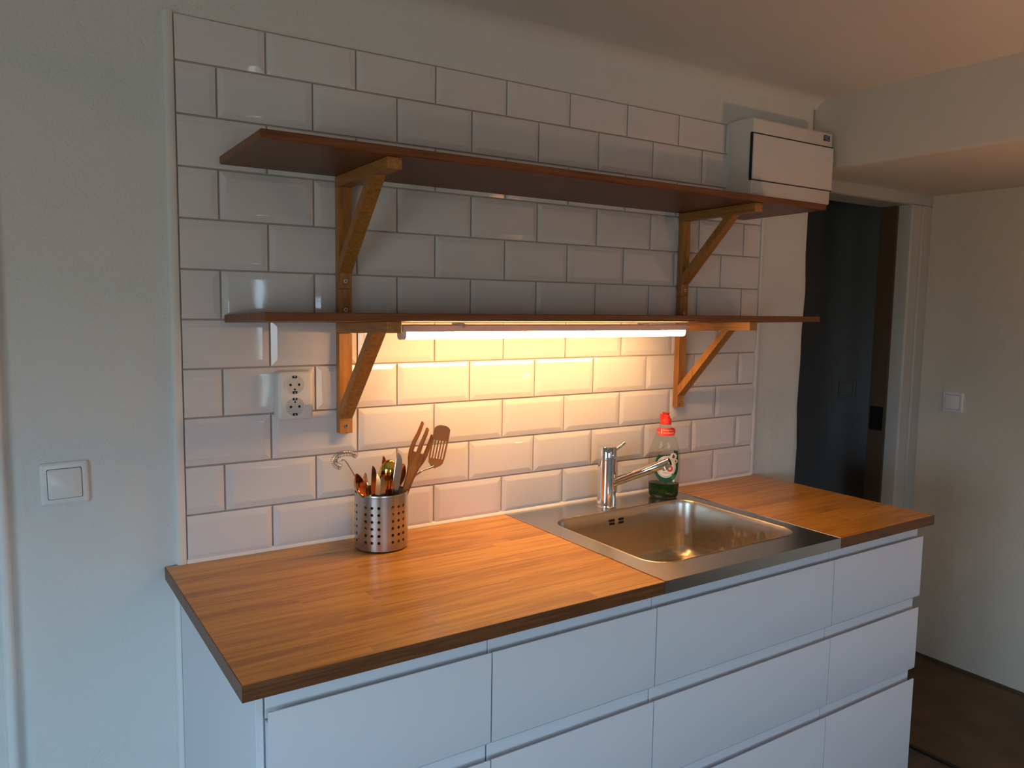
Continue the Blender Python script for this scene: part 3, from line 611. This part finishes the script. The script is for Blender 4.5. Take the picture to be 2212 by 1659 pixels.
# moulded swirl ribs on the shoulder
for k in range(3):
    pts = [bsurf(-0.032 + 0.040 * t + 0.004 * k, 0.117 + 0.013 * k + 0.022 * t - 0.010 * (t - 0.5) ** 2, 0.0002) for t in [q / 10 for q in range(11)]]
    bm = BM(); tube(bm, pts, [0.0003 + 0.0008 * math.sin(PI * q / 10) for q in range(11)], 8); put('moulded_rib', bm, M['clear'], BT, smooth=60, local=True)
bm = BM(); rings(bm, [bring(h, -0.0011) for h in (0.0012, 0.004, 0.009, 0.02, 0.034, 0.0425, 0.0432)]); put('liquid', bm, M['liquid'], BT, smooth=60, local=True)
bm = BM(); lathe(bm, [(0.0150, 0.217), (0.0165, 0.2175), (0.0165, 0.2335), (0.0155, 0.2350), (0.0, 0.2352)], (0, 0, 0), 32, (True, False)); cp = put('cap', bm, M['red'], BT, smooth=40, local=True)
bm = BM(); lathe(bm, [(0.0125, 0.2345), (0.0125, 0.2410), (0.0090, 0.2445), (0.0088, 0.2480), (0.0115, 0.2512), (0.0115, 0.2525), (0.0, 0.2530)], (0.0005, 0, 0), 24, (False, False)); box(bm, -0.0165, -0.0095, -0.006, 0.006, 0.234, 0.2485, 0.0015); put('nozzle', bm, M['red'], cp, smooth=40, local=True)
def px2l(px, py): return (px - 1434.5) / 731.0, (1076.0 - py) / 722.0
def decal(name, poly, mt, off, parent, sub=True):
    """flat print laid on the bottle's curved front"""
    bm = BM(); vs = [bm.verts.new((u, 0, h)) for u, h in poly]; f = bm.faces.new(vs)
    bmesh.ops.triangulate(bm, faces=[f])
    for _ in range(2): bmesh.ops.subdivide_edges(bm, edges=[e for e in bm.edges if e.calc_length() > 0.006], cuts=1, use_grid_fill=True)
    bmesh.ops.triangulate(bm, faces=bm.faces[:])
    r = bmesh.ops.extrude_face_region(bm, geom=bm.faces[:]); top = [g for g in r['geom'] if isinstance(g, bmesh.types.BMVert)]; ts = set(top)
    for v in bm.verts:
        v.co = Vector(bsurf(v.co.x, v.co.z, off if v in ts else off - 0.00012))
    return put(name, bm, mt, parent, smooth=60, local=True)
def circ(cx, cy, r, n=28, a0=0, a1=360, ry=None):
    return [px2l(cx + r * math.cos(math.radians(a0 + (a1 - a0) * k / n)), cy - (ry or r) * math.sin(math.radians(a0 + (a1 - a0) * k / n))) for k in range(n + (0 if a1 - a0 == 360 else 1))]
lab = decal('front_label', circ(1438, 1009, 25.5, 40, 158, 350, 32) + [px2l(*p) for p in ((1463.5, 1000), (1463, 985), (1461.5, 973.5), (1453, 971.5), (1453, 980), (1450, 1000), (1440, 1015), (1424, 1004), (1431.5, 985))][::1], M['greenlabel'], 0.0005, BT)
leaf = decal('leaf_print', [px2l(*p) for p in ((1414, 1000), (1416.5, 990), (1421.5, 981), (1432.5, 984), (1427, 990), (1421, 999))], M['greenlabel'], 0.00055, BT)
decal('label_disc', circ(1437.5, 1007, 20.5, 36, ry=23.5), M['whiteprint'], 0.0008, lab)
decal('label_ring', circ(1437.5, 1007, 18.6, 36, ry=21.5), M['brownprint'], 0.0010, lab)
decal('label_disc', circ(1437.5, 1007, 17.9, 36, ry=20.8), M['whiteprint'], 0.0012, lab)
for (cx, cy, r) in ((1452.5, 984.0, 7.2), (1457.3, 994.5, 4.6)):
    decal('drop_badge', circ(cx, cy, r, 20), M['whiteprint'], 0.0014, lab)
    decal('drop_print', [px2l(cx + dx * r, cy + dy * r) for dx, dy in ((0, -0.75), (0.38, -0.1), (0.42, 0.3), (0.2, 0.6), (-0.2, 0.6), (-0.42, 0.3), (-0.38, -0.1))], M['brownprint'], 0.0016, lab)
decal('red_logo', circ(1446, 1011, 6.5, 20), M['redlabel'], 0.0014, lab); decal('logo_inner', circ(1445.2, 1010.3, 3.0, 14), M['whiteprint'], 0.0016, lab)
decal('mint_print', [px2l(*p) for p in ((1450, 1024), (1452, 1020), (1455, 1025), (1459.5, 1022), (1457, 1032), (1448.5, 1033))], M['greenprint2'], 0.0008, lab)
decal('small_mark', [px2l(*p) for p in ((1452.5, 1034.5), (1456.5, 1034.5), (1456.5, 1039.5), (1452.5, 1039.5))], M['whiteprint'], 0.0009, lab)
pill = decal('red_label', [px2l(x, y) for x, y in rrect(1416.5, 1456.0, 925.5, 941.5, 7.5, 5)], M['redlabel'], 0.0005, BT)
def btext(s, size, cx, cy, mt, parent, off):
    bm = text_bm(s, size); u0, h0 = px2l(cx, cy)
    for v in bm.verts: v.co = Vector(bsurf(u0 + v.co.x, h0 + v.co.y, off))
    put('lettering', bm, mt, parent, local=True)
btext('Nr', 0.0055, 1420.5, 935.5, M['whiteprint'], pill, 0.0008); btext('1', 0.0185, 1426.0, 933.0, M['whiteprint'], pill, 0.0008)
btext('Sveriges mest', 0.0052, 1440.5, 930.0, M['whiteprint'], pill, 0.0008); btext('sålda diskmedel', 0.0048, 1440.5, 935.5, M['whiteprint'], pill, 0.0008)
btext('ORIGINAL', 0.0042, 1438.5, 1020.0, M['brownprint'], lab, 0.0015)

# ------------------------------------------------------------------ utensil cup
CC = (0.4265, -0.0955); CRAD = 0.0605; CHT = 0.131
cup = thing('utensil_cup', (CC[0], CC[1], CT), 'perforated brushed steel utensil cup on the oak worktop', 'utensil holder')
CROWS = [0.0240 + 0.0160 * k for k in range(6)]
hz = [0.004] + [CROWS[0] - 0.008] + [z for h in CROWS for z in (h, h + 0.008)] + [CHT - 0.006]
GAP0 = math.atan2(-1.7432 - CC[1], -0.3054 - CC[0]) + math.radians(10.0)
bm = BM(); nA = 48; nd = {}
def cv(i, h, r=CRAD):
    a = GAP0 + 2 * PI * i / nA
    return (CC[0] + r * math.cos(a), CC[1] + r * math.sin(a), CT + h)
def gv(i, j):
    k = (i % nA, j)
    if k not in nd: nd[k] = bm.verts.new(cv(i, hz[j]))
    return nd[k]
HR = 0.0036
for i in range(nA // 2):
    for j in range(len(hz) - 1):
        is_row = j >= 1 and j < 13 and (j - 1) % 2 == 0
        if j >= 1 and j < 13 and not is_row: continue
        ia, ib, ic = 2 * i - 1, 2 * i, 2 * i + 1
        if is_row:
            if i % 4 == 0:
                for jj in (j, j + 1):
                    bm.faces.new((gv(ia, jj), gv(ib, jj), gv(ib, jj + 1), gv(ia, jj + 1))); bm.faces.new((gv(ib, jj), gv(ic, jj), gv(ic, jj + 1), gv(ib, jj + 1)))
            else:
                out = [gv(ia, j), gv(ib, j), gv(ic, j), gv(ic, j + 1), gv(ic, j + 2), gv(ib, j + 2), gv(ia, j + 2), gv(ia, j + 1)]
                hc = hz[j + 1]; inn = []
                for k in range(8):
                    t = math.radians(225 + 45 * k)
                    inn.append(bm.verts.new(cv(ib + HR * math.cos(t) / CRAD * nA / (2 * PI), hc + HR * math.sin(t))))
                for k in range(8): bm.faces.new((out[k], out[(k + 1) % 8], inn[(k + 1) % 8], inn[k]))
        else:
            bm.faces.new((gv(ia, j), gv(ib, j), gv(ib, j + 1), gv(ia, j + 1))); bm.faces.new((gv(ib, j), gv(ic, j), gv(ic, j + 1), gv(ib, j + 1)))
o = put('perforated_wall', bm, M['cupsteel'], cup, smooth=60)
bm = BM(); lathe(bm, [(0.0, 0.0), (0.0545, 0.0), (0.0580, 0.001), (CRAD, 0.0042), (CRAD - 0.001, 0.0046), (0.0, 0.0046)], (CC[0], CC[1], CT), 48, (False, False)); put('base', bm, M['cupsteel'], cup, smooth=40)
bm = BM(); lathe(bm, [(CRAD - 0.0002, CHT - 0.0065), (CRAD + 0.0004, CHT - 0.001), (CRAD, CHT), (CRAD - 0.0012, CHT), (CRAD - 0.0014, CHT - 0.0065)], (CC[0], CC[1], CT), 48, (False, False)); put('rim', bm, M['cupsteel'], cup, smooth=40)

# ------------------------------------------------------------------ utensils standing in the cup
CAMP = Vector((-0.3054, -1.7432, -0.5846))
def stick(name, p0, p1, label, twist=0.0, cat='cutlery', group='cutlery in the steel cup'):
    """Empty at the lower end; local z runs up the handle, local x is the width, local -y looks roughly at the viewer"""
    p0, p1 = Vector(p0), Vector(p1); z = (p1 - p0).normalized(); v = (CAMP - p1); v = (v - z * v.dot(z)).normalized()
    y = -v; x = y.cross(z).normalized(); rot = Matrix((x, y, z)).transposed() @ Matrix.Rotation(math.radians(twist), 3, 'Z')
    t = thing(name, tuple(p0), label, cat, group); t.rotation_mode = 'QUATERNION'; t.rotation_quaternion = rot.to_quaternion()
    return t, (p1 - p0).length
def ribbon(bm, st):
    """st: (s, centre, half width, normal offset, thickness) along local z"""
    loops = []
    for s, c_, w, n_, th in st:
        h = th / 2; e = min(w * 0.35, h * 0.8)
        loops.append([(c_ - w, n_, s), (c_ - w + e, n_ - h, s), (c_ + w - e, n_ - h, s), (c_ + w, n_, s), (c_ + w - e, n_ + h, s), (c_ - w + e, n_ + h, s)])
    rings(bm, loops); return bm
def bowl(bm, s0, ln, hw, dep, th=0.0012, tip=0.0):
    """spoon bowl: shell, concave side towards -y (dep>0)"""
    nu, nv = 14, 10; top, bot = [], []
    for i in range(nu + 1):
        t = i / nu; w = hw * max(0.02, math.sin(PI * min(1, t * 0.97 + 0.015))) ** 0.62 * (1.0 + 0.12 * math.sin(PI * t) - 0.10 * (1 - t))
        s = s0 + ln * t; d = dep * math.sin(PI * t) ** 0.8
        top.append([(w * (2 * j / nv - 1), d * (1 - (2 * j / nv - 1) ** 2), s) for j in range(nv + 1)])
    A = [[bm.verts.new(p) for p in r] for r in top]; B = [[bm.verts.new((p[0], p[1] + th, p[2])) for p in r] for r in top]
    for i in range(nu):
        for j in range(nv):
            bm.faces.new((A[i][j], A[i][j + 1], A[i + 1][j + 1], A[i + 1][j])); bm.faces.new((B[i][j], B[i + 1][j], B[i + 1][j + 1], B[i][j + 1]))
        for j in (0, nv): bm.faces.new((A[i][j], A[i + 1][j], B[i + 1][j], B[i][j]))
    for i in (0, nu):
        for j in range(nv): bm.faces.new((A[i][j], B[i][j], B[i][j + 1], A[i][j + 1]))
    return bm
def pxp(x, y, yp):
    """point of the room seen at photograph position (x, y) in the upright plane y = yp"""
    d = rt * ((x - 1106) / 1699.748) + dn * ((y - 829.5) / 1699.748) + fw
    k = (yp - CAMP.y) / d.y; return CAMP + d * k
# wooden fork
t, Ln = stick('wooden_fork', tuple(pxp(843, 1156, -0.112)), tuple(pxp(925.5, 915, -0.104)), 'brown wooden cooking fork with three tines in the steel cup', cat='utensil', group='cooking utensils in the steel cup', twist=4)
hd = Ln - 0.108
bm = BM(); ribbon(bm, [(0.0, 0, 0.006, 0, 0.006), (0.02, 0, 0.0075, 0, 0.007), (hd - 0.06, 0, 0.0085, 0.000, 0.0075), (hd - 0.02, 0, 0.0105, 0.0015, 0.0065), (hd + 0.005, 0, 0.0150, 0.003, 0.0055)]); put('handle', bm, M['spoonwood'], t, smooth=40, local=True)
bm = BM(); ribbon(bm, [(hd + 0.004, 0, 0.0150, 0.003, 0.0055), (hd + 0.018, 0, 0.0200, 0.004, 0.0048), (hd + 0.036, 0, 0.0232, 0.0035, 0.0045)])
for c0, c1, w0, w1, e in ((-0.0175, -0.0135, 0.0055, 0.0038, 0.108), (0.0, 0.0020, 0.0055, 0.0040, 0.098), (0.0175, 0.0165, 0.0055, 0.0034, 0.086)):
    ribbon(bm, [(hd + 0.0355, c0, w0, 0.0035, 0.0045), (hd + 0.056, c0 * 1.02, w0 * 0.93, 0.002, 0.0044), (hd + 0.080, (c0 + c1) / 2 + 0.001, (w0 + w1) / 2, 0.0, 0.0042), (hd + e - 0.004, c1, w1, -0.002, 0.0038), (hd + e, c1 - 0.0012, w1 * 0.55, -0.0022, 0.0030)])
put('head', bm, M['spoonwood'], t, smooth=40, local=True)
# slotted spatula
sp_path = [(832, 1160), (852, 1108), (870, 1066), (884, 1043), (898, 1027), (912, 1017), (926, 1011.5), (936, 1008), (941, 1000)]
SY = -0.086
sp0 = pxp(*sp_path[0], SY)
t = thing('slotted_spatula', tuple(sp0), 'steel slotted spatula leaning right beside the wooden fork', 'utensil', 'cooking utensils in the steel cup')
bm = BM(); tube(bm, [pxp(x, y, SY) - sp0 for x, y in sp_path], [0.0032, 0.0030, 0.0028, 0.0025, 0.0024, 0.0024, 0.0027, 0.0032, 0.0030], 10); put('handle', bm, M['cutsteel'], t, smooth=60, local=True)
b_lo, b_hi = pxp(939, 1008, SY), pxp(957.5, 919, SY - 0.026)       # the blade stands nearly upright and tips forward
bz = (b_hi - b_lo).normalized(); bv = CAMP - b_hi; bv = (bv - bz * bv.dot(bz)).normalized(); bx_ = (-bv).cross(bz)
bl = Matrix.Translation(b_lo - sp0) @ Matrix((bx_, -bv, bz)).transposed().to_4x4() @ Matrix.Rotation(math.radians(8), 4, 'Z')
bm = BM(); th = 0.0014; w = 0.0200; b0, b1, b2, b3 = 0.0, 0.021, 0.068, (b_hi - b_lo).length
ribbon(bm, [(b0 - 0.004, -0.002, 0.004, 0, 0.003), (b0 + 0.004, 0, 0.013, 0, th), (b0 + 0.010, 0, 0.0175, 0, th), (b1, 0, w - 0.001, 0, th)])
for k in range(6):
    hwid = 0.0019 if 0 < k < 5 else 0.0023; cx = -w + 0.0023 + k * (2 * w - 0.0046) / 5
    ribbon(bm, [(b1 - 0.0005, cx * 0.96, hwid, 0, th), (b2 + 0.0005, cx, hwid, 0, th)])
ribbon(bm, [(b2, 0, w, 0, th), (b2 + 0.010, 0, w, 0, th), (b3 - 0.009, 0, w - 0.0010, 0, th), (b3 - 0.003, 0, w - 0.006, 0, th), (b3, 0, w - 0.013, 0, th)])
bm.transform(bl); put('blade', bm, M['cutsteel'], t, smooth=40, local=True)
# spiral whisk
WY = -0.088
wp0 = pxp(806, 1112, WY - 0.01)
t = thing('spiral_whisk', tuple(wp0), 'wire spiral whisk leaning left out of the steel cup', 'utensil', 'cooking utensils in the steel cup')
def rel(p): return p - wp0 + Vector((0, 0, 0))
hp = [(806, 1112), (790, 1075), (770, 1034), (757, 1012), (748, 998), (744, 993.5), (740, 993), (737, 996), (737, 1002), (738.5, 1007)]
bm = BM(); tube(bm, [rel(pxp(x, y, WY - 0.01 * min(1, max(0, (y - 990) / 122)))) for x, y in hp], 0.0014, 8); put('handle', bm, M['cutsteel'], t, smooth=60, local=True)
arc = [(735, 1009), (728, 1006.5), (722, 1000), (722, 992), (727, 985), (735, 981), (745, 979.5), (755, 979), (764, 981), (770, 984)]
arcp = [rel(pxp(x, y, WY)) for x, y in arc]
def along(ps, u):
    u *= len(ps) - 1; i = min(int(u), len(ps) - 2); f = u - i
    p0, p1, p2, p3 = ps[max(i - 1, 0)], ps[i], ps[i + 1], ps[min(i + 2, len(ps) - 1)]
    return 0.5 * ((2 * p1) + (p2 - p0) * f + (2 * p0 - 5 * p1 + 4 * p2 - p3) * f * f + (3 * p1 - p0 - 3 * p2 + p3) * f ** 3)
bm = BM(); tube(bm, [along(arcp, k / 24) for k in range(25)], 0.0011, 6); put('core_wire', bm, M['cutsteel'], t, smooth=60, local=True)
turns, per = 26, 12; pts = []
for k in range(turns * per + 1):
    u = k / (turns * per); p = along(arcp, u); tg = (along(arcp, min(1, u + 0.01)) - along(arcp, max(0, u - 0.01))).normalized()
    n_ = Vector((0, 1, 0)); n_ = (n_ - tg * n_.dot(tg)).normalized(); b_ = tg.cross(n_); a = 2 * PI * k / per; rr = 0.0072
    pts.append(p + (n_ * math.cos(a) + b_ * math.sin(a)) * rr)
bm = BM(); tube(bm, pts, 0.00055, 5); put('spiral_coil', bm, M['cutsteel'], t, smooth=60, local=True)
# cutlery: (kind, foot, tip, material, label, twist)
def P(x, y, yp): return tuple(pxp(x, y, yp))
def knife(foot, tip, mt, label, w=0.0085, twist=0, blade=0.085, name='table_knife'):
    t, Ln = stick(name, foot, tip, label, twist)
    b0 = Ln - blade
    bm = BM(); ribbon(bm, [(0, 0, 0.0045, 0, 0.004), (0.01, 0, 0.0058, 0, 0.005), (b0 - 0.01, 0, 0.0045, 0, 0.0045), (b0 + 0.002, 0, 0.0040, 0, 0.003)]); put('handle', bm, mt, t, smooth=40, local=True)
    bm = BM(); ribbon(bm, [(b0, 0, 0.0042, 0, 0.0028), (b0 + 0.006, 0.0006, w * 0.80, 0, 0.0020), (b0 + blade * 0.35, 0, w * 0.95, 0, 0.0018), (b0 + blade * 0.70, 0, w, 0, 0.0016), (b0 + blade * 0.86, -w * 0.18, w * 0.80, 0, 0.0014), (b0 + blade * 0.95, -w * 0.42, w * 0.48, 0, 0.0012), (Ln, -w * 0.72, w * 0.10, 0, 0.0010)]); put('blade', bm, mt, t, smooth=40, local=True)
def spoon(foot, tip, mt, label, ln=0.058, hw=0.0195, dep=0.010, twist=0, name='table_spoon'):
    t, Ln = stick(name, foot, tip, label, twist); b0 = Ln - ln
    bm = BM(); ribbon(bm, [(0, 0, 0.0070, 0, 0.0022), (0.03, 0, 0.0055, 0, 0.0026), (b0 - 0.035, 0, 0.0032, 0.001, 0.003), (b0 - 0.006, 0, 0.0034, 0.001, 0.0032), (b0 + 0.006, 0, 0.0052, 0.0025, 0.002)]); put('handle', bm, mt, t, smooth=40, local=True)
    bm = BM(); bowl(bm, b0, ln, hw, dep); put('bowl', bm, mt, t, smooth=60, local=True)
def fork(foot, tip, mt, label, twist=0):
    t, Ln = stick('table_fork', foot, tip, label, twist); b0 = Ln - 0.075
    bm = BM(); ribbon(bm, [(0, 0, 0.0068, 0, 0.0022), (0.03, 0, 0.0055, 0, 0.0026), (b0 - 0.02, 0, 0.0032, 0.0, 0.003), (b0 + 0.006, 0, 0.0045, 0.001, 0.0024)]); put('handle', bm, mt, t, smooth=40, local=True)
    bm = BM(); ribbon(bm, [(b0 + 0.004, 0, 0.0045, 0.001, 0.002), (b0 + 0.016, 0, 0.0105, 0.003, 0.0018), (b0 + 0.030, 0, 0.0120, 0.003, 0.0018)])
    for k in range(4):
        c0 = -0.0102 + 0.0068 * k; ribbon(bm, [(b0 + 0.0295, c0, 0.0018, 0.003, 0.0018), (b0 + 0.055, c0, 0.0016, 0.0, 0.0016), (b0 + 0.074, c0 * 0.97, 0.0005, -0.003, 0.0010)])
    put('tines', bm, mt, t, smooth=40, local=True)
spoon(P(830, 1172, -0.116), P(769, 1024, -0.116), M['copper'], 'copper spoon hanging over the left rim of the steel cup', ln=0.062, hw=0.019, dep=0.013, twist=62)
spoon(P(803, 1164, -0.088), P(790, 1021, -0.092), M['copper'], 'copper spoon turned edge-on behind the leftmost spoon', ln=0.058, hw=0.016, dep=0.010, twist=100)
knife(P(800, 1176, -0.128), P(809, 1006, -0.136), M['copper'], 'short copper knife with pointed tip at the front of the cup', w=0.0062, twist=25, blade=0.070)
spoon(P(842, 1158, -0.074), P(841, 993, -0.085), M['gold'], 'shiny gold serving spoon with its round bowl facing out', ln=0.066, hw=0.0235, dep=-0.012, twist=0, name='serving_spoon')
knife(P(815, 1168, -0.075), P(832, 985, -0.070), M['copper'], 'tall narrow copper knife behind the gold spoon', w=0.0065, twist=18, blade=0.09)
knife(P(813, 1178, -0.136), P(818, 1024, -0.138), M['copper'], 'broad copper knife blade catching the lamp in front', w=0.0072, twist=-18, blade=0.075)
knife(P(818, 1178, -0.139), P(829, 1029, -0.143), M['cutsteel'], 'grey steel butter knife at the front rim of the cup', w=0.0078, twist=30, blade=0.07)
fork(P(840, 1178, -0.135), P(843, 1036, -0.135), M['copper'], 'copper fork low in the cup in front of the gold spoon', twist=30)
knife(P(835, 1178, -0.128), P(866, 978, -0.118), M['cutsteel'], 'grey steel table knife standing left of the wooden fork', w=0.0105, twist=35, blade=0.105)
spoon(P(840, 1158, -0.088), P(872, 1002, -0.085), M['copper'], 'copper spoon half hidden behind the grey table knife', ln=0.055, hw=0.0145, dep=0.009, twist=50)

# ------------------------------------------------------------------ added fill uplighter, unseen, for warm light on ceiling and hall
FL = (2.02, -1.68)
ul = thing('fill_uplight', (FL[0], FL[1], ZF), 'made-up fill uplighter, unseen to the right, warming ceiling and hall', 'lamp')
bm = BM(); lathe(bm, [(0.0, 0.0), (0.14, 0.0), (0.14, 0.012), (0.03, 0.022), (0.0, 0.022)], (FL[0], FL[1], ZF), 32, (False, False)); put('base', bm, M['darkmetal'], ul, smooth=40)
bm = BM(); lathe(bm, [(0.012, 0.02), (0.012, 1.00)], (FL[0], FL[1], ZF), 16); put('pole', bm, M['darkmetal'], ul, smooth=40)
bm = BM(); lathe(bm, [(0.02, 0.995), (0.08, 1.02), (0.13, 1.07), (0.15, 1.115), (0.147, 1.115), (0.127, 1.074), (0.078, 1.026), (0.02, 1.002)], (FL[0], FL[1], ZF), 32, (True, True)); put('bowl_shade', bm, M['lamphouse'], ul, smooth=60)
pl = bpy.data.lights.new('fill_uplight_bulb', 'POINT'); pl.energy = FILL_UPLIGHT_WATTS; pl.color = (1.0, 0.47, 0.20); pl.shadow_soft_size = 0.07
po = bpy.data.objects.new('fill_uplight_bulb', pl); COL.objects.link(po); po.location = V(FL[0], FL[1], ZF + 1.042)
